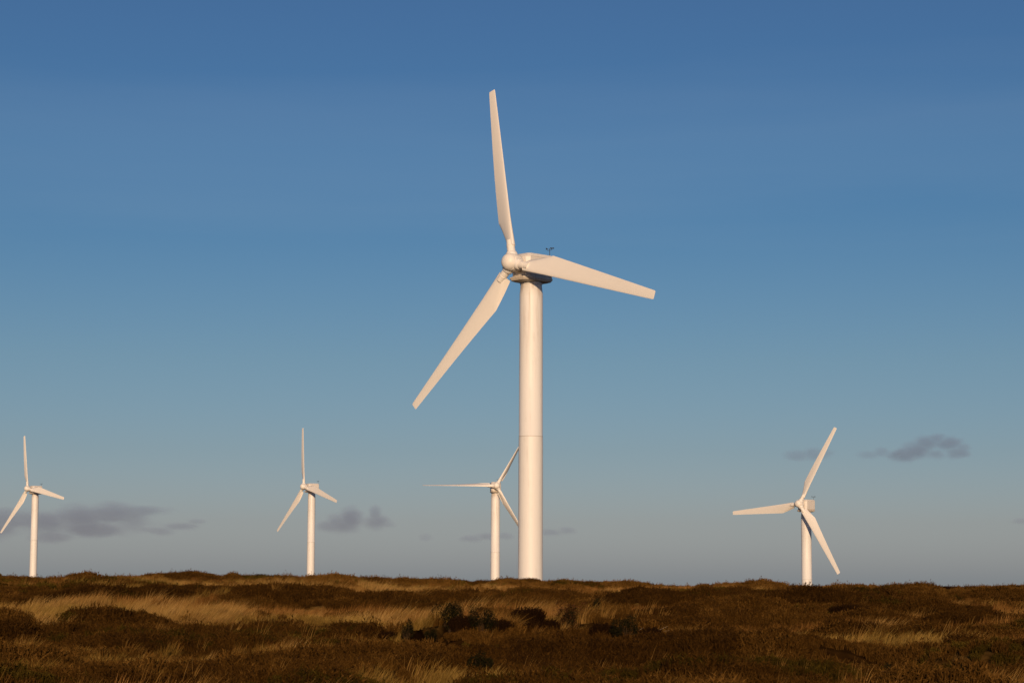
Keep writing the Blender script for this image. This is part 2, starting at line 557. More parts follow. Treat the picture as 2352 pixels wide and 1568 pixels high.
m, t, b, N, L = new_mat('moor_soil')
tc = N('ShaderNodeTexCoord')
n1 = N('ShaderNodeTexNoise'); n1.inputs['Scale'].default_value = 3.0; n1.inputs['Detail'].default_value = 8
L(tc.outputs['Object'], n1.inputs['Vector'])
soil = ramp(t, [(.3, (.014, .0065, .0018)), (.7, (.045, .021, .005))], n1.outputs[0])
straw = ramp(t, [(.3, (.09, .046, .010)), (.7, (.20, .115, .030))], n1.outputs[0])
ag = N('ShaderNodeAttribute'); ag.attribute_name = 'grass'
mx = N('ShaderNodeMix'); mx.data_type = 'RGBA'
L(ag.outputs['Fac'], mx.inputs['Factor']); L(soil, mx.inputs['A']); L(straw, mx.inputs['B'])
ap = N('ShaderNodeAttribute'); ap.attribute_name = 'peat'
mx2 = N('ShaderNodeMix'); mx2.data_type = 'RGBA'
L(ap.outputs['Fac'], mx2.inputs['Factor']); L(mx.outputs['Result'], mx2.inputs['A'])
mx2.inputs['B'].default_value = (.008, .0038, .0014, 1)
L(mx2.outputs['Result'], b.inputs['Base Color'])
b.inputs['Roughness'].default_value = 0.95
b.inputs['Specular IOR Level'].default_value = 0.0
bu = N('ShaderNodeBump'); bu.inputs['Distance'].default_value = 0.08
L(n1.outputs[0], bu.inputs['Height']); L(bu.outputs[0], b.inputs['Normal'])
ground = link_mesh('ground', me, m)
tag(ground, kind='structure')


# ------------------------------------------------------------------ plant materials
def plant_mat(name, dark, mid, light, rough=0.7, transl=0.0):
    """tint comes from each plant (instancer attribute) and each shoot (island)"""
    m, t, b, N, L = new_mat(name)
    a = N('ShaderNodeAttribute'); a.attribute_type = 'INSTANCER'; a.attribute_name = 'tint'
    g = N('ShaderNodeNewGeometry')
    s = N('ShaderNodeMath'); s.operation = 'MULTIPLY_ADD'
    L(g.outputs['Random Per Island'], s.inputs[0]); s.inputs[1].default_value = 0.5
    L(a.outputs['Fac'], s.inputs[2])
    c = ramp(t, [(0.1, dark), (0.6, mid), (1.2 if False else 1.0, light)], s.outputs[0])
    L(c, b.inputs['Base Color'])
    b.inputs['Roughness'].default_value = rough
    b.inputs['Specular IOR Level'].default_value = 0.03
    return m


M_HEATH = plant_mat('heather_shoots', (.018, .0080, .0018), (.066, .0312, .0056), (.155, .078, .017))
M_GREENH = plant_mat('heather_green', (.015, .0100, .0014), (.046, .0300, .0040), (.105, .070, .011))
M_GRASS = plant_mat('dry_grass', (.10, .050, .011), (.235, .130, .033), (.46, .29, .10))
M_GRASSG = plant_mat('olive_grass', (.085, .048, .009), (.185, .110, .024), (.37, .24, .068))
M_GRASSR = plant_mat('rust_grass', (.08, .034, .007), (.185, .084, .020), (.35, .185, .055))
M_SHRUB = plant_mat('shrub_leaves', (.009, .0075, .0025), (.018, .0165, .0046), (.042, .040, .011), 0.65)
M_RUSSET = plant_mat('russet_leaves', (.05, .020, .008), (.12, .05, .016), (.22, .10, .035), 0.6)
M_DARKH = plant_mat('dark_heather', (.010, .0046, .0016), (.026, .0115, .0034), (.060, .028, .008))
m, t, b, N, L = new_mat('woody_stem')
b.inputs['Base Color'].default_value = (.040, .024, .012, 1)
b.inputs['Roughness'].default_value = 0.9
b.inputs['Specular IOR Level'].default_value = 0.05
M_WOOD = m
m, t, b, N, L = new_mat('bleached_wood')
b.inputs['Base Color'].default_value = (.30, .23, .15, 1)
b.inputs['Roughness'].default_value = 0.8
M_PALE = m


# ------------------------------------------------------------------ plant pieces
def sprigs(rng, n, rad, hmin, hmax, w, lean=0.45, wind=0.06, leafy=True):
    """a cushion of upright woody shoots with short side leaves"""
    V, F = [], []
    for i in range(n):
        a = rng.uniform(0, 2 * math.pi); q = math.sqrt(rng.uniform(0, 1))
        bx_, by_ = rad * .55 * q * math.cos(a), rad * .55 * q * math.sin(a)
        h = rng.uniform(hmin, hmax) * (1.0 - .35 * q * q)
        dx = lean * q * math.cos(a) + rng.uniform(-.12, .12) + wind
        dy = lean * q * math.sin(a) + rng.uniform(-.12, .12)
        nseg = 3
        k0 = len(V)
        ph = rng.uniform(0, 6)
        for j in range(nseg + 1):
            u = j / nseg
            c = (bx_ + dx * h * u * (.6 + .4 * u), by_ + dy * h * u * (.6 + .4 * u), h * u * (1 - .08 * u))
            r = w * (.55, 1.0, .85, .18)[j] * rng.uniform(.8, 1.2)
            for k in range(3):
                an = ph + k * 2.0944 + j * .5
                V.append((c[0] + r * math.cos(an), c[1] + r * math.sin(an), c[2]))
        for j in range(nseg):
            for k in range(3):
                k2 = (k + 1) % 3
                p = k0 + j * 3
                F.append((p + k, p + k2, p + 3 + k2, p + 3 + k))
        if leafy:
            for s in range(4):
                u = rng.uniform(.35, .95)
                c = (bx_ + dx * h * u, by_ + dy * h * u, h * u)
                an = rng.uniform(0, 6.28); ln = rng.uniform(.02, .055)
                e = (c[0] + ln * math.cos(an), c[1] + ln * math.sin(an), c[2] + ln * rng.uniform(.3, 1.3))
                k0 = len(V)
                pw = w * .8
                V += [c, (c[0] + pw, c[1] - pw, c[2] + .01), e, (c[0] - pw, c[1] + pw, c[2] + .012)]
                F.append((k0, k0 + 1, k0 + 2, k0 + 3))
    return V, F


def blades(rng, n, rad, hmin, hmax, w, wind=0.45, spread=0.25, droop=0.35):
    V, F = [], []
    for i in range(n):
        a = rng.uniform(0, 6.283); q = math.sqrt(rng.uniform(0, 1))
        bx_, by_ = rad * q * math.cos(a), rad * q * math.sin(a)
        h = rng.uniform(hmin, hmax)
        dx = wind * rng.uniform(.5, 1.4) + spread * rng.uniform(-1, 1) + spread * .6 * q * math.cos(a)
        dy = spread * rng.uniform(-1, 1) + spread * .6 * q * math.sin(a)
        ww = w * rng.uniform(.7, 1.3)
        fa = rng.uniform(-.7, .7)
        ux, uy = math.cos(fa) * ww / 2, math.sin(fa) * ww / 2
        k0 = len(V)
        dr = droop * rng.uniform(0, 1)
        for j in range(5):
            u = j / 4
            cx = bx_ + dx * h * (u ** 1.6); cy = by_ + dy * h * (u ** 1.6)
            cz = h * (u - dr * u ** 3 * .6)
            s = (1.0, .95, .8, .5, .12)[j]
            V += [(cx - ux * s, cy - uy * s, cz), (cx + ux * s, cy + uy * s, cz)]
        for j in range(4):
            p = k0 + 2 * j
            F.append((p, p + 1, p + 3, p + 2))
    return V, F


def pieces(cname, builders, mats):
    """shapes that the scattered ground cover picks from; their collection is not in the scene"""
    c = bpy.data.collections.new(cname)
    for i, (V, F) in enumerate(builders):
        me = mesh_from(cname, V, F)
        me.materials.append(mats[i] if isinstance(mats, list) else mats)
        o = bpy.data.objects.new(f'{cname}_{i:02d}', me)
        c.objects.link(o)
    return c


def scatter(name, coll, P, rot, scl, var, tint, label):
    me = bpy.data.meshes.new(name)
    me.vertices.add(len(P)); me.vertices.foreach_set('co', P.astype(np.float32).ravel())
    for an, ty, dat, key in (('rot', 'FLOAT_VECTOR', rot, 'vector'), ('scl', 'FLOAT_VECTOR', scl, 'vector'),
                             ('var', 'INT', var, 'value'), ('tint', 'FLOAT', tint, 'value')):
        a = me.attributes.new(an, ty, 'POINT')
        a.data.foreach_set(key, np.ascontiguousarray(dat).ravel().astype(np.int32 if ty == 'INT' else np.float32))
    o = bpy.data.objects.new(name, me)
    COL.objects.link(o)
    g = bpy.data.node_groups.new(name, 'GeometryNodeTree')
    g.interface.new_socket('Geometry', in_out='INPUT', socket_type='NodeSocketGeometry')
    g.interface.new_socket('Geometry', in_out='OUTPUT', socket_type='NodeSocketGeometry')
    gi = g.nodes.new('NodeGroupInput'); go = g.nodes.new('NodeGroupOutput')
    ip = g.nodes.new('GeometryNodeInstanceOnPoints')
    ci = g.nodes.new('GeometryNodeCollectionInfo')
    ci.inputs['Collection'].default_value = coll
    ci.inputs['Separate Children'].default_value = True
    ci.inputs['Reset Children'].default_value = True
    ip.inputs['Pick Instance'].default_value = True

    def attr(n, ty):
        a = g.nodes.new('GeometryNodeInputNamedAttribute')
        a.data_type = ty
        a.inputs['Name'].default_value = n
        return a.outputs[0]
    g.links.new(gi.outputs[0], ip.inputs['Points'])
    g.links.new(ci.outputs[0], ip.inputs['Instance'])
    g.links.new(attr('var', 'INT'), ip.inputs['Instance Index'])
    g.links.new(attr('rot', 'FLOAT_VECTOR'), ip.inputs['Rotation'])
    g.links.new(attr('scl', 'FLOAT_VECTOR'), ip.inputs['Scale'])
    g.links.new(ip.outputs[0], go.inputs[0])
    md = o.modifiers.new('scatter', 'NODES')
    md.node_group = g
    tag(o, label=label, kind='stuff')
    return o


rng = random.Random(11)
NH = 8
hb = [sprigs(rng, 70, .28, .19, .27, .009, lean=.36) for _ in range(5)] + [sprigs(rng, 64, .26, .20, .32, .010, lean=.38) for _ in range(3)]
gb = [sprigs(rng, 66, .26, .18, .27, .010, lean=.36) for _ in range(2)]
C_HEATH = pieces('heather_tuft', hb + gb, [M_HEATH] * 8 + [M_GREENH] * 2)
gbl = [blades(rng, 50, .16, .20, .46, .008, wind=.40) for _ in range(4)] + \
      [blades(rng, 46, .13, .34, .66, .008, wind=.50) for _ in range(3)] + \
      [blades(rng, 9, .12, .36, .62, .008, wind=.36, spread=.2) for _ in range(2)]
for k in range(4):
    gbl.append(blades(rng, 46, .16, .20, .46, .010, wind=.36))
C_GRASS = pieces('grass_tuft', gbl, [M_GRASS] * 9 + [M_GRASSG] * 2 + [M_GRASSR] * 2)

npr = np.random.RandomState(3)


def cover(density, y0=25, y1=134, margin=9):
    area_w = .25 * y1 + margin
    n = int(density * (y1 - y0) * 2 * area_w)
    x = npr.uniform(-area_w, area_w, n); y = npr.uniform(y0, y1, n)
    k = np.abs(x) < .25 * y + margin
    return x[k], y[k]


# heather
x, y = cover(30)
g = grassness(x, y) - 4.2 * (grid_at(CUSH, x, y) - .075)
_, pt, fr = hag(x, y)
mixn = fbm(x / 1.6 + 70, y / 1.4 + 20, 3)
keep = (npr.rand(len(x)) < 1 - sstep(-.15, .65, g) * .95) & (pt < .62) & (npr.rand(len(x)) < .16 + .9 * sstep(.26, .44, mixn)) & (npr.rand(len(x)) > fr * .25)
x, y, g, mixn, fr = x[keep], y[keep], g[keep], mixn[keep], fr[keep]
n = len(x)
P = np.stack([x, y, height(x, y) - .03], -1)
rot = np.stack([npr.uniform(-.15, .15, n), npr.uniform(-.15, .15, n), npr.uniform(0, 6.28, n)], -1)
big = (.50 + .50 * sstep(.3, .7, fbm(x / 2.2 + 5, y / 1.9 + 77, 3)) + .45 * sstep(.34, .60, mixn)) * (1 - .3 * fr)
s = big * npr.uniform(.8, 1.2, n)
scl = np.stack([s, s, s * npr.uniform(.85, 1.15, n)], -1)
hue = fbm(x / 6 + 90, y / 4 + 40, 3) + .16 * (nearest_at(CGRN, x, y) - .5)
grn = npr.rand(n) < np.clip((hue - .56) * 5, 0, .75)
var = np.where(grn, npr.randint(8, 10, n), npr.randint(0, 8, n))
tint = np.clip(-.10 + .40 * (fbm(x / 2.6 + 13, y / 2.0 + 61, 4) - .22) + .40 * nearest_at(CTINT, x, y) + .16 * sstep(-.4, .5, g) + .22 * sstep(72, 100, y) + npr.normal(0, .05, n), 0, .8)
scatter('heather', C_HEATH, P, rot, scl, var, tint, 'dark brown heather covering the moor in cushions')
print('heather', n)

# grass
x, y = cover(26)
g = grassness(x, y) - 4.2 * (grid_at(CUSH, x, y) - .075)
_, pt, fr = hag(x, y)
cl = fbm(x / .9 + 7, y / .9 + 3, 2)
pr = sstep(.0, .75, g) * (.35 + .9 * sstep(.35, .6, cl)) * (1 - .7 * fr) + .030 * sstep(.52, .66, fbm(x / 2.5 + 60, y / 2.5, 3))
keep = (npr.rand(len(x)) < pr) & (pt < .5)
x, y, g = x[keep], y[keep], g[keep]
n = len(x)
P = np.stack([x, y, height(x, y) - .02], -1)
rot = np.stack([npr.uniform(-.1, .1, n), npr.uniform(-.1, .1, n), npr.normal(0, .5, n)], -1)
s = npr.uniform(.65, 1.15, n) * (1 - .42 * sstep(80, 98, y)) * (.7 + .5 * sstep(.3, .7, fbm(x / 3 + 44, y / 3 + 2, 2)))
scl = np.stack([s, s, s], -1)
thin = g < .25
var = np.where(thin, npr.randint(7, 9, n), np.where(npr.rand(n) < sstep(.6, 1.6, g) * .8, npr.randint(4, 7, n), npr.randint(0, 4, n)))
gh = fbm(x / 7 + 8, y / 5 + 30, 3) + npr.normal(0, .06, n) - .05 * sstep(78, 95, y)
var = np.where(~thin & (gh > .56), npr.randint(9, 11, n), np.where(~thin & ((gh < .44) | (g < .75) & (gh < .5)), npr.randint(11, 13, n), var))
tint = np.clip(.05 + .30 * sstep(.1, 1.5, g) + .5 * (fbm(x / 2.4 + 3, y / 2.0 + 9, 4) - .4) + npr.normal(0, .07, n), 0, .85)
scatter('moor_grass', C_GRASS, P, rot, scl, var, tint, 'dry straw coloured grass leaning to the right between the heather')
print('grass', n)


# ------------------------------------------------------------------ single plants
def leaf_cloud(rng, n, rx, ry, rz, size, lumps=7):
    """leaves gathered in lumps through an uneven crown"""
    V, F = [], []
    cs = []
    for i in range(lumps):
        a = rng.uniform(0, 6.28); q = rng.uniform(.2, .8)
        cs.append((rx * q * math.cos(a), ry * q * math.sin(a), rz * rng.uniform(.3, .95), rng.uniform(.28, .5)))
    for i in range(n):
        c = rng.choice(cs)
        d = Vector((rng.gauss(0, 1), rng.gauss(0, 1), rng.gauss(0, 1))).normalized() * (rng.uniform(.35, 1) ** .5)
        p = Vector((c[0] + d.x * rx * c[3], c[1] + d.y * ry * c[3], max(c[2] + d.z * rz * c[3] * 1.1, .02)))
        s = size * rng.uniform(.6, 1.4)
        u = Vector((rng.gauss(0, 1), rng.gauss(0, 1), rng.gauss(.3, 1))).normalized()
        w = u.orthogonal().normalized()
        w.rotate(Matrix.Rotation(rng.uniform(0, 6.28), 3, u))
        k0 = len(V)
        V += [p, p + u * s * .5 + w * s * .28, p + u * s, p + u * s * .5 - w * s * .28]
        F.append((k0, k0 + 1, k0 + 2, k0 + 3))
    return V, F


def stems(rng, n, rx, ry, rz):
    mb = MB()
    for i in range(n):
        a = rng.uniform(0, 6.28); q = rng.uniform(.3, .9)
        e = (rx * q * math.cos(a) * .8, ry * q * math.sin(a) * .8, rz * rng.uniform(.6, .95))
        mb.tube([(e[0] * .1, e[1] * .1, -.05), (e[0] * .5, e[1] * .5, e[2] * .55), e], [.016, .011, .004], 5)
    return mb


def single(name, px, py, label, cat, group=None):
    cx, cy = spot(px, py)
    o = bpy.data.objects.new(name, None)
    COL.objects.link(o)
    o.location = (cx, cy, float(height(np.array([cx]), np.array([cy]))[0]) - .03)
    o.empty_display_size = .2
    return tag(o, label, cat, group), cy


def shrub(px, py, w_px, h_px, mat, label, seed, n=1500, size=.05, group='low shrubs along the peat bank'):
    rg = random.Random(seed)
    o, D = single('shrub', px, py, label, 'shrub', group)
    rx = w_px / 2 / FPX * D; rz = h_px / FPX * D + .16
    n, size = int(n * 2.1), size * .62
    V, F = leaf_cloud(rg, n, rx, rx * .8, rz, size)
    link_mesh('foliage', mesh_from('foliage', V, F), mat, o, smooth=False)
    stems(rg, 12, rx, rx * .8, rz).build('stem', M_WOOD, o)
    return o


def heather_bush(px, py, w_px, h_px, label, seed, mat=None, n=520):
    rg = random.Random(seed)
    o, D = single('heather_bush', px, py, label, 'heather', 'old heather bushes standing above the rest')
    rx = w_px / 2 / FPX * D; rz = h_px / FPX * D + (.16 if D < 75 else 0)
    V, F = sprigs(rg, int(n * 1.5), rx * 1.3, rz * .72, rz * 1.0, .011, lean=.45)
    link_mesh('foliage', mesh_from('foliage', V, F), mat or M_DARKH, o, smooth=False)
    stems(rg, 9, rx * .7, rx * .6, rz * .8).build('stem', M_WOOD, o)
    return o


def tussock(px, py, w_px, h_px, label, seed, n=420, wind=.15):
    rg = random.Random(seed)
    cx, cy = spot(px, py)
    rx = w_px / 2 / FPX * cy; rz = h_px / FPX * cy
    V, F = blades(rg, n, rx * .35, rz * .9, rz * 1.6, .011, wind=wind, spread=.75, droop=1.1)
    o = link_mesh('grass_tussock', mesh_from('grass_tussock', V, F), M_GRASS, None, smooth=False)
    o.location = (cx, cy, float(height(np.array([cx]), np.array([cy]))[0]) - .02)
    return tag(o, label, 'grass tussock', 'grass tussocks')


heather_bush(1062, 1444, 60, 34, 'dark heather bush between the two largest green shrubs of the peat bank', 41)
heather_bush(1150, 1450, 50, 30, 'dark heather bush just left of the bright yellowish tussock', 42)
heather_bush(1256, 1452, 56, 34, 'blackish heather bush left of the russet shrub on the peat bank', 43)
heather_bush(1384, 1458, 56, 30, 'blackish heather bush between the russet shrub and the low blackish shrub', 44)
heather_bush(1494, 1462, 50, 20, 'small blackish heather bush under the dead branch', 45)
heather_bush(890, 1472, 44, 22, 'small dark heather bush at the far left end of the peat bank', 46)
shrub(1027, 1446, 86, 42, M_SHRUB, 'broad dark green shrub at the left end of the black peat bank', 1, 1900)
shrub(1108, 1452, 78, 46, M_SHRUB, 'dark green shrub between the broad shrub and the bright grass tussock', 2, 1800)
heather_bush(1212, 1428, 78, 40, 'dark rounded heather bush standing right behind the bright grass tussock', 3)
shrub(1300, 1458, 70, 44, M_SHRUB, 'dark green shrub in front of the russet one on the peat bank', 4, 1500)
shrub(1312, 1440, 96, 40, M_RUSSET, 'russet brown leafy shrub in the middle of the peat bank', 5, 900)
shrub(1366, 1412, 32, 26, M_SHRUB, 'small green shrub alone in pale grass above the peat bank', 6, 600, .045)
shrub(1440, 1464, 88, 38, M_SHRUB, 'low blackish shrub at the right end of the peat bank beside the dead branch', 7, 1700)
shrub(934, 1474, 40, 36, M_SHRUB, 'narrow upright dark shrub left of the peat bank in front of pale grass', 8, 800)
shrub(985, 1480, 44, 24, M_SHRUB, 'small low green shrub beneath the broad shrub, left of the peat bank', 9, 700)
shrub(1097, 1546, 66, 32, M_SHRUB, 'green shrub near the bottom edge below the black peat bank', 10, 1300)
shrub(2052, 1563, 44, 22, M_SHRUB, 'small green shrub at the bottom edge on the right', 11, 700)
shrub(2426, 1400, 60, 26, M_SHRUB, 'dark', 12, 10) if False else None
heather_bush(2168, 1348, 96, 14, 'flat dark heather bush on the skyline well right of the right-hand turbine', 13)
heather_bush(2325, 1350, 70, 13, 'dark heather bush on the skyline at the right edge', 14)
heather_bush(1722, 1342, 70, 13, 'rounded heather bush on a skyline mound left of the right-hand turbine', 15, M_HEATH)
heather_bush(1800, 1344, 64, 11, 'low heather bush on the skyline touching the foot of the right-hand turbine', 16)
heather_bush(1170, 1334, 20, 10, 'small heather bush on the skyline just left of the nearest tower', 17, M_HEATH, 160)
heather_bush(1950, 1418, 120, 34, 'broad dark heather bush on the right slope above a pale grass strip', 18, None, 700)
heather_bush(2290, 1400, 60, 24, 'dark heather bush in the pale grass near the right edge', 19)
heather_bush(1180, 1480, 60, 16, 'reddish heather bush in front of the black peat bank below the bright tussock', 20, M_HEATH)
tussock(1175, 1444, 62, 34, 'bright yellowish grass tussock in the middle of the peat bank', 31)
tussock(1576, 1470, 84, 36, 'big tawny grass tussock right of the dead branch', 32, 620)
tussock(1290, 1440, 30, 22, 'small tan grass tussock between the dark bushes of the peat bank', 33, 200)
tussock(960, 1378, 44, 32, 'upright pale grass tussock on the slope left of the nearest tower', 34, 300, .3)
tussock(2018, 1452, 72, 26, 'yellow grass tussock in front of the broad dark heather bush on the right', 35)
tussock(690, 1356, 30, 22, 'pale upright grass tussock just under the skyline left of the small bush', 36, 240, .35) if False else None
tussock(634, 1358, 34, 22, 'pale grass tussock below the skyline, below the turbine beside the round cloud', 37, 240, .3)

# the dead branch
rg = random.Random(5)
cx, cy = spot(1490, 1456)
mb = MB()
for i in range(5):
    a = rg.uniform(-.5, .9); ln = rg.uniform(.2, .42)
    x0 = rg.uniform(-.35, .2)
    mb.tube([(x0, rg.uniform(-.1, .1), .10 + .02 * i), (x0 + ln * .5, rg.uniform(-.1, .1), .15 + ln * .3 * a), (x0 + ln, rg.uniform(-.15, .15), .2 + ln * .5 * a)],
            [.008, .005, .002], 5)
o = mb.build('dead_branch', M_PALE)
o.location = (cx, cy, float(height(np.array([cx]), np.array([cy]))[0]) + .02)
tag(o, 'bleached dead branch lying beside the blackish shrub, left of the tawny tussock', 'branch')


# ------------------------------------------------------------------ the turbine, one of a kind
def airfoil(n=16):
    """(x from 0 at the leading edge to 1, half thickness, camber) going round: upwind side then lee side"""
    pts = []
    for i in range(n + 1):
        u = .5 * (1 - math.cos(math.pi * i / n))
        th = 5 * (.2969 * math.sqrt(u) - .126 * u - .3516 * u * u + .2843 * u ** 3 - .1015 * u ** 4)
        cm = .35 * u * (1 - u)
        pts.append((u, th, cm))
    up_ = [(u, -t_ * .72 + c * .10) for u, t_, c in pts]
    lo_ = [(u, t_ * 1.2 + c * .10) for u, t_, c in pts][::-1]
    return up_ + lo_[1:-1]


def blade_mesh():
    st = [  # radius, leading, trailing, thickness, twist
        (1.56, .50, .70, .52, 14), (1.9, .49, .79, .50, 14), (2.5, .47, .95, .46, 13.6), (3.2, .44, 1.13, .42, 13),
        (3.9, .42, 1.31, .38, 12.4), (4.35, .40, 1.43, .36, 12), (4.5, .398, 1.42, .345, 11.8), (5.5, .385, 1.345, .30, 10),
        (7.0, .365, 1.235, .245, 7.6), (9.0, .34, 1.09, .185, 5), (11.0, .315, .945, .14, 3.2), (13.0, .29, .80, .11, 2),
        (15.0, .265, .655, .09, 1.2), (16.5, .245, .545, .075, .8), (16.88, .235, .515, .06, .7), (17.0, .19, .46, .035, .7)]
    af = airfoil()
    n = len(af)
    mb = MB()
    vs, fs = [], []
    for r, le, te, th, tw in st:
        c = le + te
        a = R(tw)
        for u, h in af:
            x_ = le - u * c
            uc = 1 - .36 * (4.35 - r) / 2.79
            y_ = h * th + (max(0, u - uc) * c * .75 if r < 4.35 else 0)   # inner trailing edge bends to the lee side
            vs.append((x_ * math.cos(a) + y_ * math.sin(a), -x_ * math.sin(a) + y_ * math.cos(a), r))
    for i in range(len(st) - 1):
        for k in range(n):
            k2 = (k + 1) % n
            fs.append((i * n + k, i * n + k2, (i + 1) * n + k2, (i + 1) * n + k))
    fs.append(tuple(range(n))[::-1])
    fs.append(tuple(range((len(st) - 1) * n, len(st) * n)))
    mb.add(vs, fs)
    mb.lathe([(.385, .55), (.37, 1.0), (.355, 1.45), (.355, 1.66), (.33, 2.1)], 'Z', 32)
    mb.lathe([(.375, 1.54), (.385, 1.55), (.385, 1.585), (.375, 1.595)], 'Z', 32)
    return mb


def build_turbine():
    root = bpy.data.objects.new('wind_turbine', None)
    COL.objects.link(root)
    top = HUB_H - 1.58
    mb = MB()
    mb.lathe([(1.10, -1.5), (1.085, 0), (1.07, 16.0), (1.055, 16.85), (1.055, 16.88), (1.045, 16.89), (1.035, 24), (1.025, top - 1.0),
              (1.0, top - .8), (.955, top - .35), (.93, top - .12), (.93, top - .02)], 'Z', 64)
    tower = mb.build('tower', M_SHAFT, root, auto=50)
    mb = MB()
    mb.lathe([(1.058, 16.855), (1.060, 16.862), (1.060, 16.888), (1.046, 16.90)], 'Z', 64, cap=False)
    mb.build('joint_ring', M_JOINT, tower)
    mb = MB()
    mb.lathe([(.97, top - .14), (1.0, top - .12), (1.0, top - .05), (.88, top - .045), (.88, top + .06)], 'Z', 64)
    mb.build('flange', M_NACELLE, tower)

    # nacelle: origin at the top of the tower, forward is -Y
    mb = MB()
    mb.loft([(.56, 1.10, -1.50, 1.60, .30, .08), (.75, 1.12, -1.52, 1.62, .30, .08), (2.19, 1.12, -1.52, 1.62, .30, .08)])
    nac = mb.build('nacelle', M_NACELLE, root, bevel=.02)
    nac.location = (0, 0, top)
    mb = MB()
    mb.loft([(2.195, 1.14, -1.54, 1.64, .30, .08), (2.23, 1.14, -1.54, 1.64, .30, .08), (2.50, .98, -1.22, 1.52, .22, .06)])
    mb.build('roof_panel', M_NACELLE, nac, bevel=.02)
    mb = MB()      # lower pan that sticks out at the front
    mb.loft([(.02, .86, -1.30, 1.28, .30, .30), (.11, 1.06, -1.72, 1.54, .34, .16), (.30, 1.15, -1.84, 1.61, .34, .08), (.38, 1.15, -1.84, 1.61, .34, .08),
             (.46, 1.08, -1.60, 1.60, .34, .08), (.555, 1.07, -1.54, 1.59, .30, .08)])
    mb.build('bedplate', M_TRAY, nac, bevel=.012)
    mb = MB()
    mb.lathe([(.62, -1.50), (.62, -1.60), (.52, -1.66), (.48, -1.95)], 'Y', 32, off=(0, 0, 1.42))
    mb.build('shaft_housing', M_JOINT, nac)
    # door seam and hatch on both sides of the cover
    for sx in (-1, 1):
        mb = MB()
        x0 = sx * 1.121; x1 = sx * 1.145
        mb.prism([(-.95, .95), (-.15, .95), (-.15, 1.95), (-.95, 1.95)], min(x0, x1), max(x0, x1), 'X')
        mb.build('side_hatch', M_NACELLE, nac, bevel=.01)
    # weather instruments at the rear of the roof
    mb = MB()
    mb.tube([(.0, 0, 0), (.0, 0, .62)], .022, 8)
    mb.tube([(-.26, 0, .46), (.26, 0, .46)], .016, 6)
    mb.tube([(-.26, 0, .46), (-.26, 0, .56)], .013, 6)
    mb.tube([(.26, 0, .46), (.26, 0, .56)], .013, 6)
    mast = mb.build('instrument_mast', M_STEEL, nac)
    mast.location = (.90, 1.40, 2.495)
    mast.scale = (1.08, 1.08, 1.08)
    mb = MB()
    for k in range(3):
        a = 2.1 * k + .4
        c = Vector((.26 + .12 * math.cos(a), .11 * math.sin(a), .60))
        mb.tube([(.26, 0, .60), c], .008, 5)
        mb.lathe([(.01, -.06), (.055, -.04), (.075, .03), (.07, .035)], 'Z', 10, off=c)
    mb.lathe([(.03, .555), (.03, .62), (.01, .63)], 'Z', 10, off=(.26, 0, 0))
    mb.build('wind_cups', M_STEEL, mast)
    mb = MB()
    mb.tube([(-.40, 0, .60), (-.12, 0, .60)], .010, 6)
    mb.prism([(-.42, .53), (-.28, .57), (-.28, .65), (-.42, .70)], -.006, .006)
    mb.lathe([(.03, .555), (.03, .61), (.01, .62)], 'Z', 10, off=(-.26, 0, 0))
    mb.build('wind_vane', M_STEEL, mast)

    # hub: origin at the middle of the rotor
    mb = MB()
    mb.lathe([(.50, .72), (.68, .68), (.77, .55), (.80, .30), (.80, -.10), (.785, -.33), (.75, -.36)], 'Y', 48)
    hub = mb.build('hub', M_BLADE, root)
    mb = MB()
    pr = [(.765, -.375), (.765, -.40), (.745, -.52), (.70, -.65), (.62, -.78), (.50, -.90), (.36, -.98), (.20, -1.03), (.08, -1.045), (.01, -1.047)]
    mb.lathe(pr, 'Y', 48)
    mb.build('nose_cone', M_BLADE, hub)
    bm_ = blade_mesh()
    for k in range(3):
        if k == 0:
            bl = bm_.build('blade', M_BLADE, root, auto=28)
            mb = MB()
            mb.lathe([(.52, .62), (.52, .80), (.475, .93), (.45, .97), (.38, .975)], 'Z', 40)
            col = mb.build('root_collar', M_TOWER, bl)
        else:
            b2 = bl.copy(); COL.objects.link(b2)
            c2 = col.copy(); COL.objects.link(c2); c2.parent = b2
    return root


def copy_tree(o, parent=None):
    c = o.copy()
    COL.objects.link(c)
    c.parent = parent
    for ch in list(o.children):
        copy_tree(ch, c)
    return c


def pose(root, T):
    root.location = T['base']
    root.rotation_euler = (0, 0, -R(T['psi']))
    rotor = Matrix.Translation((0, -T['over'] * math.cos(R(T['tilt'])), HUB_H)) @ Matrix.Rotation(-R(T['tilt']), 4, 'X')
    k = 0
    for ch in root.children:
        if ch.name.startswith('hub'):
            ch.matrix_local = rotor
        elif ch.name.startswith('blade'):
            ch.matrix_local = (rotor @ Matrix.Rotation(R(T['phi'] + 120 * k), 4, 'Y') @ Matrix.Rotation(R(T['cone']), 4, 'X')
                               @ Matrix.Rotation(-R(T['pitch']), 4, 'Z'))
            k += 1
    tag(root, T['label'], 'wind turbine', 'wind turbines standing beyond the ridge')


first = build_turbine()
others = [copy_tree(first) for _ in TURB[1:]]
for root, T in zip([first] + others, TURB):
    pose(root, T)


# ------------------------------------------------------------------ clouds, far beyond the moor
CLOUD_D = 14000.0


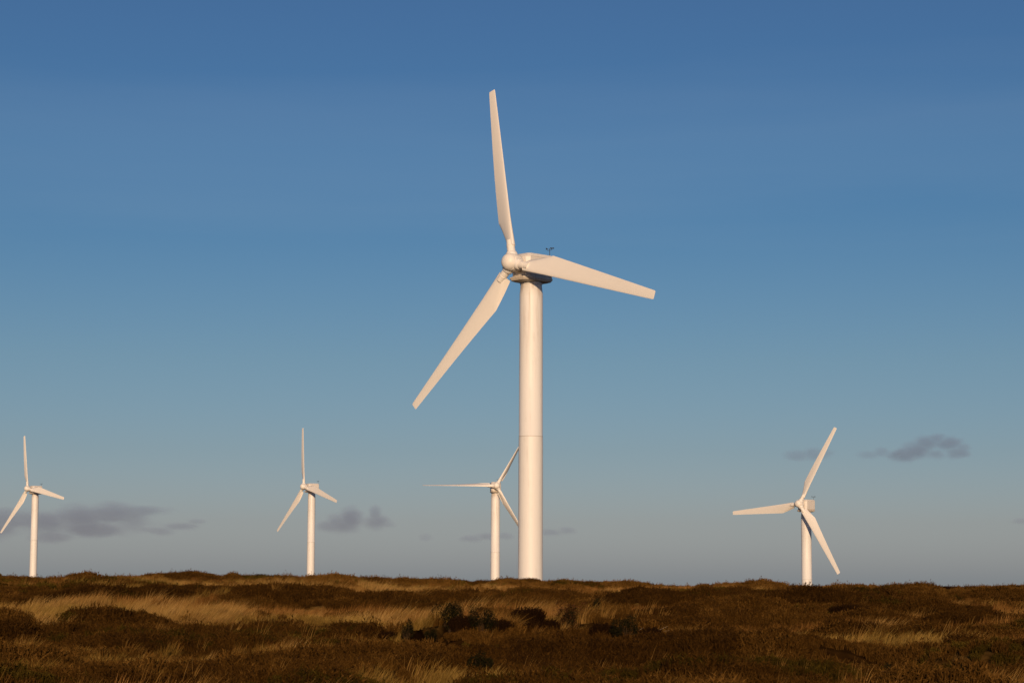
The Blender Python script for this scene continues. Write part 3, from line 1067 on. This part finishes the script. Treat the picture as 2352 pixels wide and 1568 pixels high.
def cloud(lobes, dens, label, seed, wisp=1.0):
    """lobes: photo x, y, half-width, half-height"""
    D = CLOUD_D
    cs = []
    for px, py, rx, ry in lobes:
        d = ray(px, py) * D
        cs.append((d[0], d[1], d[2], rx * 1.5 / FPX * D, ry * 1.7 / FPX * D))
    ox = sum(c[0] for c in cs) / len(cs); oz = sum(c[2] for c in cs) / len(cs)
    bm = bmesh.new()
    for x_, y_, z_, rx, rz in cs:
        mat_ = Matrix.Translation((x_ - ox, 0, z_ - oz)) @ Matrix.Diagonal((rx, max(rz * 1.6, rx * .6), rz, 1))
        bmesh.ops.create_icosphere(bm, subdivisions=3, radius=1.0, matrix=mat_)
    me = bm_mesh('cloud', bm)
    o = link_mesh('cloud', me)
    o.location = (ox, D, oz)
    rm = o.modifiers.new('join', 'REMESH')
    rm.mode = 'VOXEL'
    rm.voxel_size = max(8.0, min(c[4] for c in cs) / 4)
    m = bpy.data.materials.new('cloud_vapour')
    m.use_nodes = True
    t = m.node_tree
    N, L = t.nodes.new, t.links.new
    t.nodes.remove(t.nodes['Principled BSDF'])
    out = t.nodes['Material Output']
    tc = N('ShaderNodeTexCoord')
    acc = None
    for x_, y_, z_, rx, rz in cs:
        mp = N('ShaderNodeMapping'); mp.vector_type = 'POINT'
        ry = max(rz * 1.6, rx * .6)
        mp.inputs['Location'].default_value = (-(x_ - ox) / rx, 0, -(z_ - oz) / rz)
        mp.inputs['Scale'].default_value = (1 / rx, 1 / ry, 1 / rz)
        L(tc.outputs['Object'], mp.inputs[0])
        le = N('ShaderNodeVectorMath'); le.operation = 'LENGTH'
        L(mp.outputs[0], le.inputs[0])
        f = N('ShaderNodeMapRange'); f.inputs[1].default_value = 1.0; f.inputs[2].default_value = 0.25
        L(le.outputs['Value'], f.inputs[0])
        if acc is None:
            acc = f.outputs[0]
        else:
            mxm = N('ShaderNodeMath'); mxm.operation = 'MAXIMUM'
            L(acc, mxm.inputs[0]); L(f.outputs[0], mxm.inputs[1])
            acc = mxm.outputs[0]
    mp = N('ShaderNodeMapping')
    mp.inputs['Scale'].default_value = (1 / 210, 1 / 210, 1 / 85)
    mp.inputs['Location'].default_value = (seed * 3.1, seed, seed * .7)
    L(tc.outputs['Object'], mp.inputs[0])
    nz = N('ShaderNodeTexNoise'); nz.inputs['Scale'].default_value = 1.0; nz.inputs['Detail'].default_value = 5; nz.inputs['Roughness'].default_value = .58
    L(mp.outputs[0], nz.inputs['Vector'])
    # density = smooth(falloff + (noise - .5) * wisp)
    a1 = N('ShaderNodeMath'); a1.operation = 'MULTIPLY_ADD'; a1.inputs[1].default_value = 1.7 * wisp; a1.inputs[2].default_value = -.85 * wisp - .22
    L(nz.outputs[0], a1.inputs[0])
    a2 = N('ShaderNodeMath'); a2.operation = 'ADD'
    L(a1.outputs[0], a2.inputs[0]); L(acc, a2.inputs[1])
    a3 = N('ShaderNodeMapRange'); a3.interpolation_type = 'SMOOTHSTEP'
    a3.inputs[1].default_value = 0.0; a3.inputs[2].default_value = .75; a3.inputs[3].default_value = 0; a3.inputs[4].default_value = dens * .72
    L(a2.outputs[0], a3.inputs[0])
    a4 = N('ShaderNodeMath'); a4.operation = 'MULTIPLY'
    fe = N('ShaderNodeMapRange'); fe.inputs[1].default_value = 0; fe.inputs[2].default_value = .2
    L(acc, fe.inputs[0])
    L(a3.outputs[0], a4.inputs[0]); L(fe.outputs[0], a4.inputs[1])
    pv = N('ShaderNodeVolumePrincipled')
    pv.inputs['Color'].default_value = (.50, .54, .86, 1)
    pv.inputs['Anisotropy'].default_value = 0.0
    L(a4.outputs[0], pv.inputs['Density'])
    L(pv.outputs[0], out.inputs['Volume'])
    me.materials.append(m)
    tag(o, label, 'cloud', 'small grey clouds low over the horizon')
    return o


cloud([(30, 1192, 85, 24), (-30, 1215, 90, 26), (110, 1198, 80, 28), (180, 1188, 90, 28), (255, 1182, 90, 26), (335, 1172, 62, 12), (215, 1212, 100, 20), (300, 1200, 60, 20), (120, 1232, 60, 14)], .0036,
      'long lavender cloud bank low behind the leftmost turbine', 1, .8)
cloud([(365, 1219, 40, 9), (410, 1208, 46, 9), (452, 1197, 26, 6)], .0044, 'thin slanting grey cloud strip right of the long cloud bank', 2, .8)
cloud([(760, 1208, 34, 15), (790, 1204, 42, 20), (804, 1190, 32, 26), (775, 1196, 30, 18)], .0046, 'rounded dome-shaped grey cloud just right of the second turbine', 3, .6)
cloud([(866, 1198, 34, 18), (862, 1180, 17, 18), (890, 1204, 22, 9)], .0044, 'small upright grey cloud puff beside the dome-shaped cloud', 4, .6)
cloud([(1085, 1237, 34, 8), (1120, 1232, 36, 8), (1155, 1230, 24, 8)], .0046, 'faint flat cloud streak behind the half hidden turbine tower', 5, .8)
cloud([(1265, 1222, 34, 9), (1300, 1218, 24, 9)], .0046, 'faint flat cloud streak just right of the nearest tower', 6, .8)
cloud([(1832, 1044, 32, 13), (1870, 1041, 34, 14), (1895, 1038, 24, 10)], .0036, 'faint cloud patch behind the raised blade of the right-hand turbine', 7, .8)
cloud([(1995, 1045, 28, 10), (2025, 1038, 20, 11), (2042, 1046, 20, 7)], .0040, 'small grey cloud scrap left of the largest cloud on the right', 8, .8)
cloud([(2080, 1044, 36, 17), (2108, 1034, 40, 22), (2150, 1044, 30, 11), (2128, 1016, 34, 17), (2150, 1008, 26, 14), (2178, 1018, 40, 15), (2196, 1040, 34, 13), (2212, 1026, 24, 10)], .0058,
      'ragged purplish grey cloud, largest of those on the right', 9, 1.05)
cloud([(2345, 1196, 26, 8)], .0044, 'small cloud streak at the right edge low over the moor', 10)
cloud([(978, 1232, 18, 8)], .0034, 'very faint tiny cloud wisp left of the half hidden turbine', 11)
